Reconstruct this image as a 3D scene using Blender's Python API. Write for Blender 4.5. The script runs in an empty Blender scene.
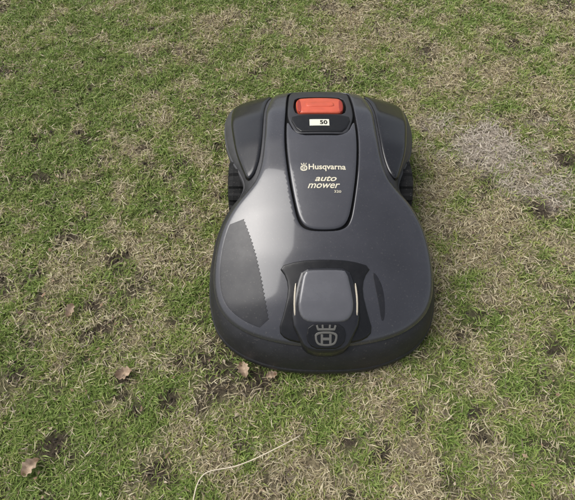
import bpy, math, random
import numpy as np
from mathutils import Vector
from mathutils.geometry import delaunay_2d_cdt
random.seed(4); rng=np.random.default_rng(11)
sc=bpy.context.scene
col=sc.collection

# ------------------------------------------------------------ materials
def mat(name, color, rough=.5, spec=.5, coat=0., coatr=.08, metallic=0., noise=None, bump=None, dust=None, rear=None):
    m=bpy.data.materials.new(name); m.use_nodes=True
    nt=m.node_tree; N=nt.nodes; L=nt.links
    b=N['Principled BSDF']
    b.inputs['Base Color'].default_value=(*color,1)
    b.inputs['Roughness'].default_value=rough
    b.inputs['Specular IOR Level'].default_value=spec
    b.inputs['Coat Weight'].default_value=coat
    b.inputs['Coat Roughness'].default_value=coatr
    b.inputs['Metallic'].default_value=metallic
    tc=N.new('ShaderNodeTexCoord')
    if noise:
        sc_,amt=noise
        n=N.new('ShaderNodeTexNoise'); n.inputs['Scale'].default_value=sc_; n.inputs['Detail'].default_value=8
        n.inputs['Roughness'].default_value=.65
        L.new(tc.outputs['Object'],n.inputs['Vector'])
        r=N.new('ShaderNodeMapRange'); r.inputs['From Min'].default_value=.3; r.inputs['From Max'].default_value=.7
        r.inputs['To Min'].default_value=1-amt; r.inputs['To Max'].default_value=1+amt
        L.new(n.outputs['Fac'],r.inputs['Value'])
        mx=N.new('ShaderNodeMix'); mx.data_type='RGBA'; mx.blend_type='MULTIPLY'; mx.inputs['Factor'].default_value=1
        mx.inputs[6].default_value=(*color,1)
        if rear:
            sx=N.new('ShaderNodeSeparateXYZ'); L.new(tc.outputs['Object'],sx.inputs[0])
            rr=N.new('ShaderNodeMapRange'); rr.inputs['From Min'].default_value=.37; rr.inputs['From Max'].default_value=.43
            L.new(sx.outputs['Y'],rr.inputs['Value'])
            mr=N.new('ShaderNodeMix'); mr.data_type='RGBA'; mr.inputs[6].default_value=(*color,1); mr.inputs[7].default_value=(*rear,1)
            L.new(rr.outputs['Result'],mr.inputs['Factor']); L.new(mr.outputs[2],mx.inputs[6])
        L.new(r.outputs['Result'],mx.inputs[7])
        last=mx.outputs[2]
        if dust:
            n2=N.new('ShaderNodeTexNoise'); n2.inputs['Scale'].default_value=260; n2.inputs['Detail'].default_value=3
            L.new(tc.outputs['Object'],n2.inputs['Vector'])
            r2=N.new('ShaderNodeMapRange'); r2.inputs['From Min'].default_value=.62; r2.inputs['From Max'].default_value=.78
            r2.inputs['To Max'].default_value=dust; L.new(n2.outputs['Fac'],r2.inputs['Value'])
            m2=N.new('ShaderNodeMix'); m2.data_type='RGBA'
            m2.inputs[7].default_value=(.22,.2,.17,1)
            L.new(r2.outputs['Result'],m2.inputs['Factor']); L.new(last,m2.inputs[6]); last=m2.outputs[2]
        L.new(last,b.inputs['Base Color'])
        r3=N.new('ShaderNodeMapRange'); r3.inputs['From Min'].default_value=.3; r3.inputs['From Max'].default_value=.7
        r3.inputs['To Min'].default_value=max(.02,rough-.05); r3.inputs['To Max'].default_value=rough+.08
        L.new(n.outputs['Fac'],r3.inputs['Value']); L.new(r3.outputs['Result'],b.inputs['Roughness'])
    if bump:
        n=N.new('ShaderNodeTexNoise'); n.inputs['Scale'].default_value=bump[0]; n.inputs['Detail'].default_value=4
        L.new(tc.outputs['Object'],n.inputs['Vector'])
        bp=N.new('ShaderNodeBump'); bp.inputs['Strength'].default_value=bump[1]; bp.inputs['Distance'].default_value=.001
        L.new(n.outputs['Fac'],bp.inputs['Height']); L.new(bp.outputs['Normal'],b.inputs['Normal'])
    return m
M_shell=mat('shell_gloss_grey',(.036,.036,.043),.24,.5,.9,.07,noise=(9,.14),dust=.28)
M_hood=mat('hood_gloss_grey',(.052,.052,.060),.24,.5,.9,.06,noise=(11,.1),dust=.2)
M_fend=mat('fender_gloss',(.009,.009,.011),.22,.45,.5,.08,noise=(9,.12),dust=.2)
M_rim=mat('bumper_matte',(.022,.022,.025),.48,.4,noise=(30,.2),bump=(900,.25),dust=.35,rear=(.058,.058,.062))
M_black=mat('black_plastic',(.006,.006,.007),.30,.45,noise=(30,.2),dust=.12)
M_gap=mat('gap_black',(.005,.005,.005),.8,.2)
M_frame=mat('frame_grey',(.033,.033,.037),.4,.5,noise=(30,.15))
M_nose=mat('nose_grey',(.095,.095,.105),.24,.5,.8,.07,noise=(15,.1),dust=.15)
M_nosed=mat('nose_dark',(.012,.012,.015),.28,.5,.3,.1,noise=(20,.2))
M_red=mat('stop_red',(.60,.10,.05),.4,.5,.2,.1,noise=(25,.15),dust=.15)
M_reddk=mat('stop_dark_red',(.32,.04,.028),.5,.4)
M_gold=mat('gold_print',(.70,.65,.50),.45,.5)
M_refl=mat('painted_reflection',(.016,.016,.019),.36,.38,.15,.15,noise=(40,.2),dust=.3)  # darker colour standing in for a reflection on the shell
M_label=mat('label_white',(.75,.74,.62),.5,.4)
M_lens=mat('headlight_lens',(.52,.46,.36),.25,.5,.5)
M_logo=mat('logo_metal',(.15,.145,.13),.35,.5,metallic=.3)
M_tyre=mat('tyre_rubber',(.013,.013,.013),.75,.3,noise=(60,.3),dust=.4)

# ------------------------------------------------------------ body surface
zk=[(-.08,.03),(-.03,.075),(0,.10),(.05,.135),(.1,.16),(.2,.195),(.3,.222),(.4,.24),(.5,.245),(.6,.235),(.68,.208),(.74,.17),(.8,.13)]
vt=np.arange(-.08,.80,.001)
zt=np.interp(vt,[a for a,_ in zk],[b for _,b in zk])
k=np.hanning(61);k/=k.sum()
zt=np.convolve(np.pad(zt,30,mode='reflect',reflect_type='odd'),k,'valid')
def S(u,v):
    return np.interp(v,vt,zt)-.055*(np.abs(u)/.25)**2.2

def chaikin(P,n=3):
    P=np.array(P,float)
    for _ in range(n):
        Q=np.roll(P,-1,0)
        P=np.stack([.75*P+.25*Q,.25*P+.75*Q],1).reshape(-1,2)
    return P
def resample(P,sp):
    C=np.vstack([P,P[:1]]); d=np.hypot(*np.diff(C,axis=0).T); s=np.r_[0,np.cumsum(d)]
    n=max(8,int(s[-1]/sp)); t=np.linspace(0,s[-1],n,endpoint=False)
    return np.stack([np.interp(t,s,C[:,0]),np.interp(t,s,C[:,1])],1)
def ccw(P):
    a=np.sum(P[:,0]*np.roll(P[:,1],-1)-np.roll(P[:,0],-1)*P[:,1])
    return P if a>0 else P[::-1].copy()
def sym(h): # half points from front centre to rear centre (u>=0)
    h=[tuple(p) for p in h]
    return np.array(h+[(-u,v) for u,v in h[::-1] if u>1e-6])
def outline(P,n=3,sp=.004): return ccw(resample(chaikin(P,n),sp))
def inside(P,Q):
    x,y=Q[:,0],Q[:,1]; r=np.zeros(len(Q),bool)
    a=P;b=np.roll(P,-1,0)
    for (x1,y1),(x2,y2) in zip(a,b):
        if y1==y2: continue
        c=((y1>y)!=(y2>y))&(x<(x2-x1)*(y-y1)/(y2-y1)+x1); r^=c
    return r
def dist(P,Q):
    d=np.full(len(Q),9.); a=P;b=np.roll(P,-1,0)
    for p,q in zip(a,b):
        e=q-p; l=max(e@e,1e-14); t=np.clip(((Q-p)@e)/l,0,1)
        d=np.minimum(d,np.hypot(*(Q-(p+t[:,None]*e)).T))
    return d
def offs(P,d):
    t=np.roll(P,-1,0)-np.roll(P,1,0); t/=np.maximum(np.hypot(*t.T),1e-9)[:,None]
    return P+np.stack([-t[:,1],t[:,0]],1)*d

mower=bpy.data.objects.new('robotic_lawn_mower',None); col.objects.link(mower)
def mkobj(name,V,F,m,parent=mower,smooth=True):
    me=bpy.data.meshes.new(name); me.from_pydata([tuple(map(float,v)) for v in V],[],[list(map(int,f)) for f in F]); me.update()
    if smooth: me.polygons.foreach_set('use_smooth',[True]*len(me.polygons))
    me.materials.append(m)
    o=bpy.data.objects.new(name,me); col.objects.link(o)
    if parent: o.parent=parent
    return o
def panel(name,P,m,off=0.,w=.003,D=.003,skirt=.01,grid=.005,holes=(),hw=.003,hD=.003,base=S,bottom=None):
    loops=[P]+[ccw(h) for h in holes]
    pts=[];edges=[]
    for lp in loops:
        s=len(pts); pts+=lp.tolist(); n=len(lp); edges+=[(s+i,s+(i+1)%n) for i in range(n)]
    extra=[]
    wf=np.array([.07,.2,.4,.65,1.])
    for li,lp in enumerate(loops):
        for f in wf:
            ww=(w if li==0 else hw)
            d=f*ww; q=offs(lp,d if li==0 else -d)
            step=max(1,int(round(.5+d/.006)))
            q=q[::step]
            q=q[dist(lp,q)>d*.93]; extra.append(q)
    lo=P.min(0);hi=P.max(0)
    gx,gy=np.meshgrid(np.arange(lo[0],hi[0],grid),np.arange(lo[1],hi[1],grid*.87))
    gx=gx+((np.arange(gx.shape[0])%2)*grid*.5)[:,None]
    g=np.stack([gx.ravel(),gy.ravel()],1)
    dd=dist(P,g); keep=dd>w+grid*.4
    for h in loops[1:]: keep&=dist(h,g)>hw+grid*.4
    extra.append(g[keep])
    E=np.vstack(extra); ok=inside(P,E)
    for h in loops[1:]: ok&=~inside(h,E)
    E=E[ok]
    allp=[Vector(p) for p in pts]+[Vector(p) for p in E.tolist()]
    r=delaunay_2d_cdt(allp,edges,[],0,1e-7)
    V=np.array([tuple(v) for v in r[0]]); F=np.array([list(f) for f in r[2]])
    c=V[F].mean(1); ok=inside(P,c)
    for h in loops[1:]: ok&=~inside(h,c)
    F=F[ok]
    a=V[F]; ar=(a[:,1,0]-a[:,0,0])*(a[:,2,1]-a[:,0,1])-(a[:,2,0]-a[:,0,0])*(a[:,1,1]-a[:,0,1])
    F[ar<0]=F[ar<0][:,::-1]; F=F[np.abs(ar)>1e-11]
    def Z(Q):
        d=dist(P,Q)
        DD=D(Q) if callable(D) else D
        q=np.clip(1-d/w,0,1)
        z=base(Q[:,0],Q[:,1])+off-DD*(1-np.sqrt(1-q*q*.985))
        for h in loops[1:]:
            q=np.clip(1-dist(h,Q)/hw,0,1); z=z-hD*(1-np.sqrt(1-q*q*.985))
        return z
    z=Z(V)
    VV=np.column_stack([V,z]).tolist(); FF=F.tolist()
    for li,lp in enumerate(loops):
        zz=Z(lp); s=len(VV); n=len(lp)
        VV+=np.column_stack([lp,zz]).tolist()
        if li==0 and bottom is not None:
            q=offs(lp,.006); VV+=np.column_stack([q,np.minimum(zz-.004,bottom)]).tolist()
        else: VV+=np.column_stack([lp,zz-skirt]).tolist()
        for i in range(n):
            j=(i+1)%n
            f=[s+i,s+n+i,s+n+j,s+j]
            FF.append(f if li==0 else f[::-1])
    return mkobj(name,VV,FF,m)

# chassis / bumper / fender body
O=outline(sym([(0,-.014),(.085,-.010),(.15,.006),(.210,.036),(.248,.078),(.263,.13),(.267,.18),(.264,.235),(.253,.287),(.229,.340),(.182,.385),(.194,.428),(.231,.50),(.249,.59),(.255,.690),(.236,.716),(.17,.722),(.09,.724),(0,.724)]),3,.004)
def Dch(Q): return np.interp(Q[:,1],[.25,.42,.7],[.050,.030,.032])
shell_h=sym([(0,.017),(.054,.019),(.115,.029),(.174,.049),(.220,.082),(.243,.118),(.252,.16),(.251,.21),(.244,.253),(.231,.292),(.206,.333),(.174,.365),(.154,.390),(.144,.43),(.139,.49),(.138,.56),(.137,.62),(.126,.675),(.112,.706),(.06,.709),(0,.710)])
SH=outline(shell_h,3,.003)
hood_out=outline(sym([(0,.249),(.040,.252),(.059,.270),(.070,.324),(.081,.39),(.088,.46),(.0895,.52),(.0875,.568),(.086,.60),(.084,.66),(.079,.699),(0,.702)]),3,.003)
panel('chassis',O,M_rim,off=-.007,w=.034,D=Dch,grid=.007,bottom=.032)
O2=offs(O,-.003)
def Slip(u,v): return S(u,v)-.007-np.interp(v,[.25,.42,.7],[.050,.030,.032])+.006
panel('bumper_lip',O2,M_rim,base=Slip,off=0,w=.003,D=.003,skirt=.012,grid=.02,holes=[offs(O,.007)],hw=.003,hD=.003)
panel('top_shell',SH,M_shell,off=.003,w=.016,D=.009,skirt=.012,grid=.005,holes=[hood_out],hw=.004,hD=.004)
panel('lid_gap',offs(hood_out,-.004),M_gap,off=-.0055,w=.002,D=.0,skirt=.001,grid=.01)
# lid and stop housing
lid=outline([(-.0835,.562),(-.085,.52),(-.0835,.46),(-.0765,.39),(-.066,.325),(-.055,.277),(-.037,.2565),(0,.2525),(.037,.2565),(.055,.277),(.066,.325),(.0765,.39),(.0835,.46),(.085,.52),(.0835,.562),(.061,.501),(.0,.500),(-.061,.501)],2,.003)
panel('lid',lid,M_hood,off=.003,w=.005,D=.0035,skirt=.01,grid=.005)
hs=outline(sym([(0,.504),(.030,.504),(.0605,.505),(.070,.527),(.082,.566),(.0815,.60),(.080,.64),(.076,.69),(.05,.696),(0,.696)]),2,.003)
redo=outline(sym([(0,.5745),(.03,.5745),(.060,.5755),(.067,.60),(.066,.625),(.062,.652),(.03,.656),(0,.656)]),1,.002)
panel('stop_housing',hs,M_frame,off=.0035,w=.004,D=.003,skirt=.012,grid=.005,holes=[redo],hw=.002,hD=.002)
panel('stop_well',offs(redo,-.003),M_gap,off=-.006,w=.002,D=0,skirt=.001,grid=.01)
red=outline(sym([(0,.578),(.03,.578),(.054,.579),(.061,.605),(.059,.647),(.03,.650),(0,.650)]),2,.002)
panel('stop_button',red,M_red,off=.006,w=.007,D=.006,skirt=.014,grid=.003)
fr=outline(sym([(0,.508),(.030,.508),(.0565,.509),(.0775,.563),(.050,.571),(0,.5715)]),1,.002)
panel('display_hatch',fr,M_black,off=.0065,w=.004,D=.003,skirt=.006,grid=.004)
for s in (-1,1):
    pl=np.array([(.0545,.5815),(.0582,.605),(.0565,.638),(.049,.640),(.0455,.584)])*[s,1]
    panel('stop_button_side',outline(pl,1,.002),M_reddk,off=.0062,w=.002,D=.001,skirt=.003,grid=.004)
# raised grip bar across the button
gb=outline(sym([(0,.600),(.034,.600),(.037,.612),(.034,.624),(0,.624)]),2,.002)
panel('stop_button_grip',gb,M_red,off=.0082,w=.005,D=.0035,skirt=.004,grid=.004)
lab=ccw(resample(np.array([(-.028,.527),(.020,.527),(.020,.550),(-.028,.550)]),.001))
panel('label',lab,M_label,off=.0078,w=.001,D=.0005,skirt=.002,grid=.005)

# fender panels
for s in (-1,1):
    f=np.array([(.1445,.50),(.149,.445),(.160,.405),(.178,.393),(.191,.428),(.209,.48),(.221,.54),(.230,.60),(.233,.672),(.214,.696),(.17,.702),(.119,.705),(.136,.670),(.1425,.62),(.1435,.56)])*[s,1]
    panel('fender_panel',outline(f,2,.003),M_fend,off=-.001,w=.010,D=.006,skirt=.008,grid=.005)
# front arch, nose, badge
arch=outline(sym([(0,.186),(.057,.184),(.102,.174),(.084,.150),(.080,.12),(.090,.08),(.102,.046),(.086,.030),(.05,.0225),(0,.021)]),1,.002)
panel('nose_surround',arch,M_black,off=.0065,w=.004,D=.003,skirt=.008,grid=.005)
nh=outline(sym([(0,.169),(.052,.168),(.064,.135),(.071,.10),(.074,.058),(.058,.030),(.046,.010),(.02,.003),(0,.003)]),1,.002)
def Sn(u,v): return S(u,v)+.006+.006*np.clip((.17-v)/.12,0,1)
panel('nose_housing',nh,M_nosed,base=Sn,off=.004,w=.008,D=.008,skirt=.03,grid=.004)
sn=outline(sym([(0,.161),(.030,.161),(.047,.159),(.0560,.115),(.060,.085),(.052,.064),(.035,.056),(0,.055)]),1,.002)
panel('nose_top',sn,M_nose,base=Sn,off=.009,w=.006,D=.005,skirt=.008,grid=.004)
bd=outline(sym([(0,.052),(.037,.051),(.043,.026),(.028,.009),(0,.008)]),1,.002)
panel('badge_plate',bd,M_black,base=Sn,off=.008,w=.002,D=.0015,skirt=.006,grid=.004)
for s in (-1,1):
    sl=np.array([(.0625,.135),(.066,.135),(.0695,.100),(.068,.070),(.0645,.070),(.0655,.100)])*[s,1]
    panel('headlight',outline(sl,1,.002),M_lens,base=Sn,off=.0045,w=.0012,D=.001,skirt=.003,grid=.003)
dv=.002
sh=outline([(-.024,.036+dv),(-.024,.020+dv),(-.016,.010+dv),(.016,.010+dv),(.024,.020+dv),(.024,.036+dv)],2,.0015)
sh2=outline([(-.0195,.032+dv),(-.0195,.021+dv),(-.0135,.0135+dv),(.0135,.0135+dv),(.0195,.021+dv),(.0195,.032+dv)],2,.0015)
panel('badge_shield',sh,M_logo,base=Sn,off=.0095,w=.001,D=.0008,skirt=.002,grid=.003,holes=[sh2],hw=.0008,hD=.0008)
def strip(name,a,b,w,m,base,off):
    a=np.array(a);b=np.array(b);t=(b-a)/np.hypot(*(b-a));n=np.array([-t[1],t[0]])*w/2
    P=ccw(resample(np.array([a-n,b-n,b+n,a+n]),.002))
    panel(name,P,m,base=base,off=off,w=.0006,D=.0004,skirt=.002,grid=.004)
for a,b in [((-.009,.0155),(-.009,.033)),((.009,.0155),(.009,.033)),((-.009,.0245),(.009,.0245))]:
    strip('badge_letter',a,b,.005,M_logo,Sn,.0095)
for a,b in [((-.018,.0415),(.018,.0415)),((-.017,.041),(-.020,.049)),((-.007,.041),(-.008,.050)),((.007,.041),(.008,.050)),((.017,.041),(.020,.049))]:
    strip('badge_crown',a,b,.004,M_logo,Sn,.0097)
# left-flank reflection painted as a dark sheet, serrated inside; outer edge follows the shell
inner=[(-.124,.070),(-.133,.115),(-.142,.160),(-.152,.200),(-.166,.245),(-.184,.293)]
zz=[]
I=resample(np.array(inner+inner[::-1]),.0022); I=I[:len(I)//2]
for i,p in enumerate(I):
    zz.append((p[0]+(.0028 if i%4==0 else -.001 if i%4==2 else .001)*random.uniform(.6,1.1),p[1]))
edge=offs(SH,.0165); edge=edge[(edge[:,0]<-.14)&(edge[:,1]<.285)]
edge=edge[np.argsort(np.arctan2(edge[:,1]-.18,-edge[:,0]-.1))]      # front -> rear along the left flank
refl=ccw(np.vstack([edge[::-1],np.array(zz)]))
panel('shell_painted_reflection',refl,M_refl,off=.0038,w=.0006,D=.0002,skirt=.0006,grid=.005)
refl2=outline([(.103,.168),(.120,.150),(.129,.12),(.130,.075),(.122,.062),(.116,.10),(.110,.13)],2,.003)  # smaller right-hand reflection, also painted as a dark sheet
panel('shell_painted_reflection',refl2,M_refl,off=.0038,w=.001,D=.0003,skirt=.0006,grid=.005)

def text(name,s,cu,cv,wd,ht,m,base=S,off=.004,shear=0.,bold=.0):
    c=bpy.data.curves.new(name,'FONT'); c.body=s; c.offset=bold; c.shear=shear; c.resolution_u=4
    o=bpy.data.objects.new('tmp',c); col.objects.link(o)
    dg=bpy.context.evaluated_depsgraph_get(); me=bpy.data.meshes.new_from_object(o.evaluated_get(dg))
    bpy.data.objects.remove(o)
    n=len(me.vertices); a=np.zeros(n*3); me.vertices.foreach_get('co',a); a=a.reshape(-1,3)
    lo=a.min(0);hi=a.max(0)
    x=(a[:,0]-(lo[0]+hi[0])/2)/(hi[0]-lo[0])*wd+cu; y=(a[:,1]-(lo[1]+hi[1])/2)/(hi[1]-lo[1])*ht+cv
    a=np.column_stack([x,y,base(x,y)+off])
    me.vertices.foreach_set('co',a.ravel()); me.update(); me.name=name
    me.materials.clear(); me.materials.append(m)
    t=bpy.data.objects.new(name,me); col.objects.link(t); t.parent=mower
text('maker_lettering','Husqvarna',.010,.402,.086,.020,M_gold,bold=.02)
text('model_lettering','auto',.006,.373,.050,.013,M_gold,shear=.35,bold=.018)
text('model_lettering','mower',.001,.355,.074,.012,M_gold,shear=.35,bold=.012)
text('model_lettering','320',.032,.341,.016,.006,M_gold,bold=.01)
text('label_digits','50',.006,.538,.018,.014,M_gap,off=.0088,bold=.02)
ring=outline([(-.052,.394),(-.036,.394),(-.036,.409),(-.052,.409)],2,.001)
ringi=outline([(-.0495,.3965),(-.0385,.3965),(-.0385,.4065),(-.0495,.4065)],2,.001)
panel('print_shield',ring,M_gold,off=.0037,w=.0003,D=0,skirt=.0004,grid=.003,holes=[ringi],hw=.0003,hD=0)
for a,b in [((-.0462,.3965),(-.0462,.4065)),((-.0418,.3965),(-.0418,.4065)),((-.0462,.4015),(-.0418,.4015)),((-.050,.4115),(-.038,.4115)),((-.049,.4115),(-.050,.4155)),((-.044,.4115),(-.044,.416)),((-.039,.4115),(-.038,.4155))]:
    strip('print_mark',a,b,.0016,M_gold,S,.0039)

# wheels
def wheel(name,cx,cy,cz,r,w,n=96,lug=.005):
    V=[];F=[]
    prof=[(-.5,.55),(-.5,.86),(-.42,.97),(-.2,1.),(.2,1.),(.42,.97),(.5,.86),(.5,.55),(.40,.5),(.40,.18),(.5,.15),(.5,0.02)]
    for i in range(n):
        a=2*math.pi*i/n; lg=lug if (i//3)%2 else 0
        for j,(x,q) in enumerate(prof):
            rr=r*q-(lg if j in(2,3,4,5) else 0)
            V.append((cx+x*w*(1 if cx>0 else -1),cy+rr*math.cos(a),cz+rr*math.sin(a)))
    m=len(prof)
    for i in range(n):
        for j in range(m-1):
            k2=((i+1)%n)*m
            F.append([i*m+j,i*m+j+1,k2+j+1,k2+j])
    mkobj(name,V,F,M_tyre,smooth=False)
for s in(-1,1):
    wheel('rear_wheel',s*.208,.452,.088,.088,.044)
    wheel('front_caster',s*.13,.12,.036,.034,.03,lug=0)

# ------------------------------------------------------------ noise helpers
def vnoise(x,y,scale,seed):
    r=np.random.default_rng(seed).random((256,256))
    X=x/scale+100.3;Y=y/scale+100.7
    xi=np.floor(X).astype(int);yi=np.floor(Y).astype(int);fx=X-xi;fy=Y-yi
    fx=fx*fx*(3-2*fx);fy=fy*fy*(3-2*fy)
    g=lambda a,b:r[a%256,b%256]
    return (g(xi,yi)*(1-fx)+g(xi+1,yi)*fx)*(1-fy)+(g(xi,yi+1)*(1-fx)+g(xi+1,yi+1)*fx)*fy
def fbm(x,y,scale,seed,o=4):
    s=0;a=1;t=0
    for i in range(o):
        s=s+a*vnoise(x,y,scale/2**i,seed+i);t+=a;a*=.55
    return s/t
def blob(x,y,cx,cy,rx,ry=None,seed=5,am=1.3):
    ry=ry or rx
    d=np.hypot((x-cx)/rx,(y-cy)/ry)+(fbm(x,y,.07,seed)-.5)*am
    return np.clip(1.35-d,0,1)
def gz(x,y):
    near=np.clip((6-np.hypot(x,y))/3,0,1)
    return ((fbm(x,y,.25,70)-.5)*.022+(vnoise(x,y,.03,75)-.5)*.006)*near - .004
def dry_f(x,y):   # 0 green .. 1 straw
    d=.355+(fbm(x,y,.24,21,4)-.5)*1.0+(fbm(x,y,.055,31,3)-.5)*1.7
    d+= .07*np.clip((x+.15)/.8,-1,1)
    d+= .2*blob(x,y,.55,.55,.35)+.24*blob(x,y,.1,-.25,.35,.14)+.16*blob(x,y,.05,1.15,.3)+.10*blob(x,y,-.38,.35,.10,.3)
    d-= .22*blob(x,y,-.55,-.2,.22)+.20*blob(x,y,-.75,.75,.35)+.2*blob(x,y,-.35,.2,.12)+.15*blob(x,y,-.1,.95,.25,.1)
    return np.clip(d,0,1)
def pale_f(x,y): return np.clip(.95*blob(x,y,.53,.70,.16,.10,51,2.4)+.65*blob(x,y,.66,.53,.10,.06,53,2.6),0,.85)
soil=[(-.538,.097,.052),(-.484,.219,.055),(-.70,-.0,.05),(-.567,1.068,.07),(-.33,.02,.038),(-.60,-.17,.035),(.38,.10,.038),(.62,.46,.05),(.33,-.15,.035),(-.2,1.0,.035),(.72,.62,.06),(-.95,.55,.055),(-.40,.62,.035),(-.15,-.03,.045),(-.27,.02,.035),(.45,.62,.045),(-.52,.30,.035),(-.42,-.09,.032),(-.56,.16,.035),(-.66,.36,.04),(.05,-.16,.03),(.50,-.02,.035),(-.36,-.22,.032),(-.48,-.02,.03),(-.8,.2,.04),(.2,-.1,.025),(-.62,.62,.04)]
def soil_f(x,y):
    s=np.zeros_like(x)
    for i,(a,b,r) in enumerate(soil): s=np.maximum(s,.95*blob(x,y,a,b,r,r*.7,80+i,2.4))
    n=fbm(x,y,.11,91,4)
    n2=fbm(x,y,.035,95,3)
    s=np.maximum(s,np.clip((n-.65)*6,0,.85)); s=np.maximum(s,.9*np.clip((n2-.655)*9,0,1))
    return np.clip(s,0,1)

# ------------------------------------------------------------ ground sheet
near=np.arange(-2.0,2.6,.0125)
far=np.array([2.7,3.,3.5,4.2,5,6,8,12,20,40,90,200.])
gx=np.r_[-far[::-1],near,far]
X,Y=np.meshgrid(gx,gx); n=len(gx)
Z=gz(X,Y)
V=np.stack([X,Y,Z],-1).reshape(-1,3)
ii=np.arange(n*n).reshape(n,n)
Fq=np.stack([ii[:-1,:-1],ii[:-1,1:],ii[1:,1:],ii[1:,:-1]],-1).reshape(-1,4)
def npmesh(name,V,loops,starts,totals,colors=None):
    me=bpy.data.meshes.new(name)
    me.vertices.add(len(V)); me.vertices.foreach_set('co',V.astype(np.float32).ravel())
    me.loops.add(len(loops)); me.loops.foreach_set('vertex_index',loops.astype(np.int32))
    me.polygons.add(len(starts)); me.polygons.foreach_set('loop_start',starts.astype(np.int32)); me.polygons.foreach_set('loop_total',totals.astype(np.int32))
    me.polygons.foreach_set('use_smooth',np.ones(len(starts),bool))
    if colors is not None:
        a=me.color_attributes.new('Col','FLOAT_COLOR','POINT')
        a.data.foreach_set('color',np.column_stack([colors,np.ones(len(colors))]).astype(np.float32).ravel())
    me.update(calc_edges=True); me.validate()
    return me
xv,yv=V[:,0],V[:,1]
D=dry_f(xv,yv);P=pale_f(xv,yv);SO=soil_f(xv,yv)
g=np.array([.12,.15,.048]);t=np.array([.32,.27,.17]);so=np.array([.070,.054,.041]);pa=np.array([.44,.38,.32])
c=g*(1-D[:,None])+t*D[:,None]
c=c*(1-SO[:,None])+so*SO[:,None]; c=c*(1-P[:,None])+pa*P[:,None]
me=npmesh('ground',V,Fq.ravel(),np.arange(len(Fq))*4,np.full(len(Fq),4),c)
ground=bpy.data.objects.new('ground',me); col.objects.link(ground)
m=bpy.data.materials.new('ground'); m.use_nodes=True; N=m.node_tree.nodes; L=m.node_tree.links; b=N['Principled BSDF']
b.inputs['Roughness'].default_value=.95; b.inputs['Specular IOR Level'].default_value=.15
at=N.new('ShaderNodeAttribute'); at.attribute_name='Col'
tc=N.new('ShaderNodeTexCoord')
n1=N.new('ShaderNodeTexNoise'); n1.inputs['Scale'].default_value=170; n1.inputs['Detail'].default_value=6; n1.inputs['Roughness'].default_value=.7
L.new(tc.outputs['Object'],n1.inputs['Vector'])
r=N.new('ShaderNodeMapRange'); r.inputs['From Min'].default_value=.3; r.inputs['From Max'].default_value=.72; r.inputs['To Min'].default_value=.25; r.inputs['To Max'].default_value=1.7
L.new(n1.outputs['Fac'],r.inputs['Value'])
mx=N.new('ShaderNodeMix'); mx.data_type='RGBA'; mx.blend_type='MULTIPLY'; mx.inputs['Factor'].default_value=1
L.new(at.outputs['Color'],mx.inputs[6]); L.new(r.outputs['Result'],mx.inputs[7]); L.new(mx.outputs[2],b.inputs['Base Color'])
bp=N.new('ShaderNodeBump'); bp.inputs['Distance'].default_value=.006; bp.inputs['Strength'].default_value=.9
L.new(n1.outputs['Fac'],bp.inputs['Height']); L.new(bp.outputs['Normal'],b.inputs['Normal'])
me.materials.append(m)

# ------------------------------------------------------------ grass: one mesh
def scatter(n,x0,x1,y0,y1):
    return rng.uniform(x0,x1,n),rng.uniform(y0,y1,n)
xa,ya=scatter(640000,-1.35,1.25,-.5,1.65)
xb,yb=scatter(150000,-2.0,2.0,-1.0,2.5)
x=np.r_[xa,xb];y=np.r_[ya,yb]
foot=offs(O,.035)
q=np.stack([x,y],1); near_=(np.abs(x)<.3)&(y>-.05)&(y<.75)
kill=np.zeros(len(x),bool); kill[near_]=inside(foot,q[near_])
D=dry_f(x,y);P=pale_f(x,y);SO=soil_f(x,y)
clump=fbm(x,y,.020,61,3)
dens=np.clip(.30+2.0*(clump-.3),.10,1)*(1-.94*SO)
dens=np.where(P>.3,np.maximum(dens*.8,.4),dens)
keep=(rng.random(len(x))<dens)&~kill
x,y,D,P,SO,clump=[a[keep] for a in (x,y,D,P,SO,clump)]
n=len(x)
pd=np.clip(.11+1.25*(D-.23)-.9*(clump-.5),.06,.88); pd=np.maximum(pd,np.clip(P*1.3,0,.93)); pd=np.clip(pd+.3*SO,0,.93)
isd=rng.random(n)<pd
L_=np.where(isd,rng.uniform(.007,.028,n),rng.uniform(.009,.031,n)*(.65+.7*clump))
W_=np.where(isd,rng.uniform(.0008,.0025,n),rng.uniform(.0012,.0031,n))
el=np.where(isd,rng.uniform(-.05,.5,n),rng.uniform(.1,1.25,n))
az=rng.uniform(0,2*np.pi,n)
bend=np.where(isd,rng.uniform(-.25,.35,n),rng.uniform(.2,1.0,n))
side=rng.normal(0,.35,n)
h=np.stack([np.cos(az),np.sin(az)],1)
h2=np.stack([np.cos(az+side),np.sin(az+side)],1)
z0=gz(x,y)+np.where(isd,rng.uniform(.000,.011,n),-.001)
p0=np.column_stack([x,y,z0])
d1=np.column_stack([h*np.cos(el)[:,None],np.sin(el)])
el2=el-bend
d2=np.column_stack([h2*np.cos(el2)[:,None],np.sin(el2)])
p1=p0+d1*(L_*.5)[:,None]; p2=p1+d2*(L_*.5)[:,None]
lim=gz(p2[:,0],p2[:,1])+.002
p2[:,2]=np.maximum(p2[:,2],lim)
tw=rng.uniform(-.9,.9,n)
sd=np.column_stack([-h[:,1]*np.cos(tw),h[:,0]*np.cos(tw),np.sin(tw)])
w=W_[:,None]*.5
V=np.stack([p0-sd*w,p0+sd*w,p1-sd*w*.95,p1+sd*w*.95,p2],1).reshape(-1,3)
b0=np.arange(n)*5
loops=np.stack([b0,b0+1,b0+3,b0+2,b0+2,b0+3,b0+4],1).ravel()
starts=np.stack([np.arange(n)*7,np.arange(n)*7+4],1).ravel()
tot=np.tile([4,3],n)
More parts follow.
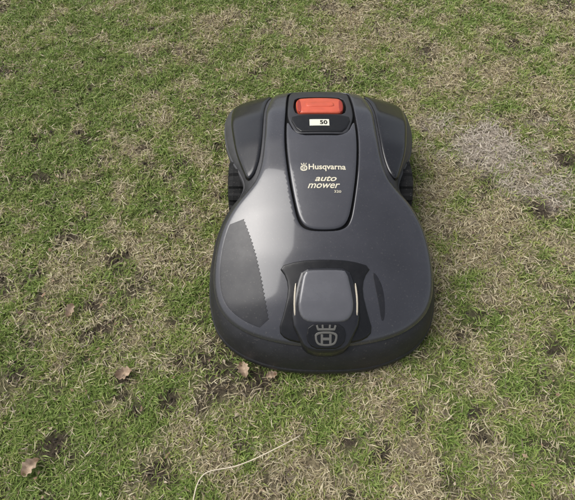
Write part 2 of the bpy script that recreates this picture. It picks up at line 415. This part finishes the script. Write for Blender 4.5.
# colour
r1=rng.random(n)[:,None];r2=rng.random(n)[:,None]
G=np.array([.150,.235,.048])*(1-r1)+np.array([.32,.43,.11])*r1
yel=np.clip((D[:,None]-.22)*1.2+r2*.7-.12,0,1)
G=G*(1-yel*.65)+np.array([.50,.50,.17])*yel*.65
T=np.array([.44,.355,.20])*(1-r2)+np.array([.78,.70,.48])*r2
T=np.where(r1<.17,np.array([.20,.145,.09])+.12*r2,T)
pp=np.clip(P*1.3,0,.9)[:,None]
T=T*(1-pp)+(np.array([.46,.39,.31])*(1-r2)+np.array([.80,.73,.63])*r2)*pp
C=np.where(isd[:,None],T,G)
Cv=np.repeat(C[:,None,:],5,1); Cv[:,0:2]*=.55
tipdry=(rng.random(n)<.3)&~isd; Cv[tipdry,4]=np.array([.55,.47,.26])
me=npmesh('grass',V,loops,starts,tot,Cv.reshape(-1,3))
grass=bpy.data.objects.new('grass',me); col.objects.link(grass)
m=bpy.data.materials.new('grass'); m.use_nodes=True; N=m.node_tree.nodes; L=m.node_tree.links; b=N['Principled BSDF']
b.inputs['Roughness'].default_value=.5; b.inputs['Specular IOR Level'].default_value=.35
at=N.new('ShaderNodeAttribute'); at.attribute_name='Col'; L.new(at.outputs['Color'],b.inputs['Base Color'])
tr=N.new('ShaderNodeBsdfTranslucent'); L.new(at.outputs['Color'],tr.inputs['Color'])
ms=N.new('ShaderNodeMixShader'); ms.inputs[0].default_value=.25
L.new(b.outputs[0],ms.inputs[1]); L.new(tr.outputs[0],ms.inputs[2]); L.new(ms.outputs[0],N['Material Output'].inputs['Surface'])
me.materials.append(m)

# ------------------------------------------------------------ dead leaves, litter, crumbs, stem
M_leaf=mat('dead_leaf',(.42,.32,.23),.7,.3,noise=(70,.45),bump=(200,.6))
def leaf(cx,cy,size,rot,lift,seed):
    r=np.random.default_rng(seed); V=[];F=[];nu,nv=14,9
    for i in range(nu):
        t=i/(nu-1); wd=math.sin(math.pi*min(1,t*.93+.04))**.7*.36*(1+.22*math.sin(t*22+seed))
        for j in range(nv):
            s=j/(nv-1)*2-1
            X=(t-.5)*size; Y=s*wd*size*(1 if s>0 else .85); Zz=abs(s)**1.5*size*.30+math.sin(t*5+seed)*size*.12+r.normal(0,size*.018)
            a=rot; xx=cx+X*math.cos(a)-Y*math.sin(a); yy=cy+X*math.sin(a)+Y*math.cos(a)
            V.append((xx,yy,float(gz(np.array([cx]),np.array([cy]))[0])+lift+Zz))
    for i in range(nu-1):
        for j in range(nv-1): F.append([i*nv+j,(i+1)*nv+j,(i+1)*nv+j+1,i*nv+j+1])
    mkobj('fallen_leaf',V,F,M_leaf,parent=None)
for i,(a,b_,s_,ro) in enumerate([(-.459,-.013,.040,.3),(-.616,.145,.034,1.3),(-.622,-.212,.042,.9),(-.183,-.003,.038,1.9),(-.118,-.016,.026,.4)]):
    leaf(a,b_,s_,ro,.012,i+3)
def crumbs(name,n,szr,flat,cols,onlysoil):
    xs,ys=scatter(n,-1.3,1.2,-.45,1.6); s=soil_f(xs,ys)
    k_=(rng.random(n)<(s if onlysoil else .5+.5*s))
    q=np.stack([xs,ys],1); k_&=~inside(foot,q); xs,ys=xs[k_],ys[k_]; n=len(xs)
    sz=rng.uniform(*szr,n)*rng.uniform(.5,1,n)
    base=np.array([(1,0,0),(-1,0,0),(0,1,0),(0,-1,0),(0,0,1),(0,0,-1)],float)
    T8=np.array([(0,2,4),(2,1,4),(1,3,4),(3,0,4),(2,0,5),(1,2,5),(3,1,5),(0,3,5)])
    v=base[None]*rng.uniform(.5,1.3,(n,6,1))+rng.normal(0,.18,(n,6,3)); v[:,:,2]*=flat
    an=rng.uniform(0,6.28,n); c_,s_=np.cos(an)[:,None],np.sin(an)[:,None]
    vx=v[:,:,0]*c_-v[:,:,1]*s_*.6; vy=v[:,:,0]*s_+v[:,:,1]*c_*.6
    tilt=rng.normal(0,.4,n)[:,None]
    V=np.stack([vx,vy,v[:,:,2]+vx*tilt*(1 if flat<.3 else 0)],2)*sz[:,None,None]
    V+=np.stack([xs,ys,gz(xs,ys)+(.003 if onlysoil else .010)],1)[:,None,:]
    F=(T8[None]+(np.arange(n)*6)[:,None,None]).reshape(-1,3)
    pal=np.array(cols); C=pal[rng.integers(0,len(pal),n)]*rng.uniform(.7,1.3,(n,1))
    me=npmesh(name,V.reshape(-1,3),F.ravel(),np.arange(len(F))*3,np.full(len(F),3),np.repeat(C,6,0))
    me.polygons.foreach_set('use_smooth',np.zeros(len(F),bool))
    m=bpy.data.materials.new(name); m.use_nodes=True; at=m.node_tree.nodes.new('ShaderNodeAttribute'); at.attribute_name='Col'
    bb=m.node_tree.nodes['Principled BSDF']; bb.inputs['Roughness'].default_value=.9
    m.node_tree.links.new(at.outputs['Color'],bb.inputs['Base Color']); me.materials.append(m)
    col.objects.link(bpy.data.objects.new(name,me))
crumbs('soil_crumbs',30000,(.002,.007),.7,[(.060,.046,.034),(.095,.072,.052),(.040,.031,.024)],True)
crumbs('leaf_litter',1800,(.003,.009),.12,[(.22,.14,.09),(.32,.23,.15),(.12,.08,.055),(.4,.33,.24)],False)
M_stem=mat('dry_stem',(.64,.56,.42),.7,.3,noise=(60,.25))
ctrl=[(-.275,-.31,.012),(-.273,-.262,.025),(-.262,-.228,.032),(-.235,-.219,.034),(-.195,-.215,.03),(-.15,-.199,.034),(-.105,-.178,.036),(-.070,-.160,.030),(-.055,-.150,.02)]
cu=bpy.data.curves.new('dry_stem','CURVE'); cu.dimensions='3D'; sp=cu.splines.new('NURBS'); sp.points.add(len(ctrl)-1)
for p,c_ in zip(sp.points,ctrl): p.co=(*c_,1)
sp.use_endpoint_u=True; sp.order_u=4; cu.bevel_depth=.0013; cu.bevel_resolution=2; cu.materials.append(M_stem)
col.objects.link(bpy.data.objects.new('dry_stem',cu))

# ------------------------------------------------------------ camera, light, sky
cam=bpy.data.cameras.new('camera'); co=bpy.data.objects.new('camera',cam); col.objects.link(co)
co.location=(-.082,-.342,1.15); co.rotation_euler=(math.radians(30),0,0)
cam.sensor_width=36; cam.lens=36*500/575; cam.clip_end=1000; cam.clip_start=.01
sc.camera=co
el_,azs=math.radians(56),math.radians(-76)   # azimuth from +Y clockwise
w=bpy.data.worlds.new('World'); sc.world=w; w.use_nodes=True; N=w.node_tree.nodes; L=w.node_tree.links
sky=N.new('ShaderNodeTexSky'); sky.sky_type='NISHITA'; sky.sun_disc=False; sky.sun_elevation=el_; sky.sun_rotation=azs
sky.dust_density=4; sky.air_density=1
hs_=N.new('ShaderNodeHueSaturation'); hs_.inputs['Saturation'].default_value=.35
L.new(sky.outputs[0],hs_.inputs['Color']); L.new(hs_.outputs[0],N['Background'].inputs['Color']); N['Background'].inputs['Strength'].default_value=.15
sl=bpy.data.lights.new('sun','SUN'); sl.energy=2.0; sl.angle=math.radians(48); sl.color=(1,.98,.95)
so_=bpy.data.objects.new('sun',sl); col.objects.link(so_)
d=Vector((math.sin(azs)*math.cos(el_),math.cos(azs)*math.cos(el_),math.sin(el_)))
so_.rotation_euler=d.to_track_quat('Z','Y').to_euler()
sc.view_settings.view_transform='Standard'; sc.view_settings.look='None'; sc.view_settings.exposure=0
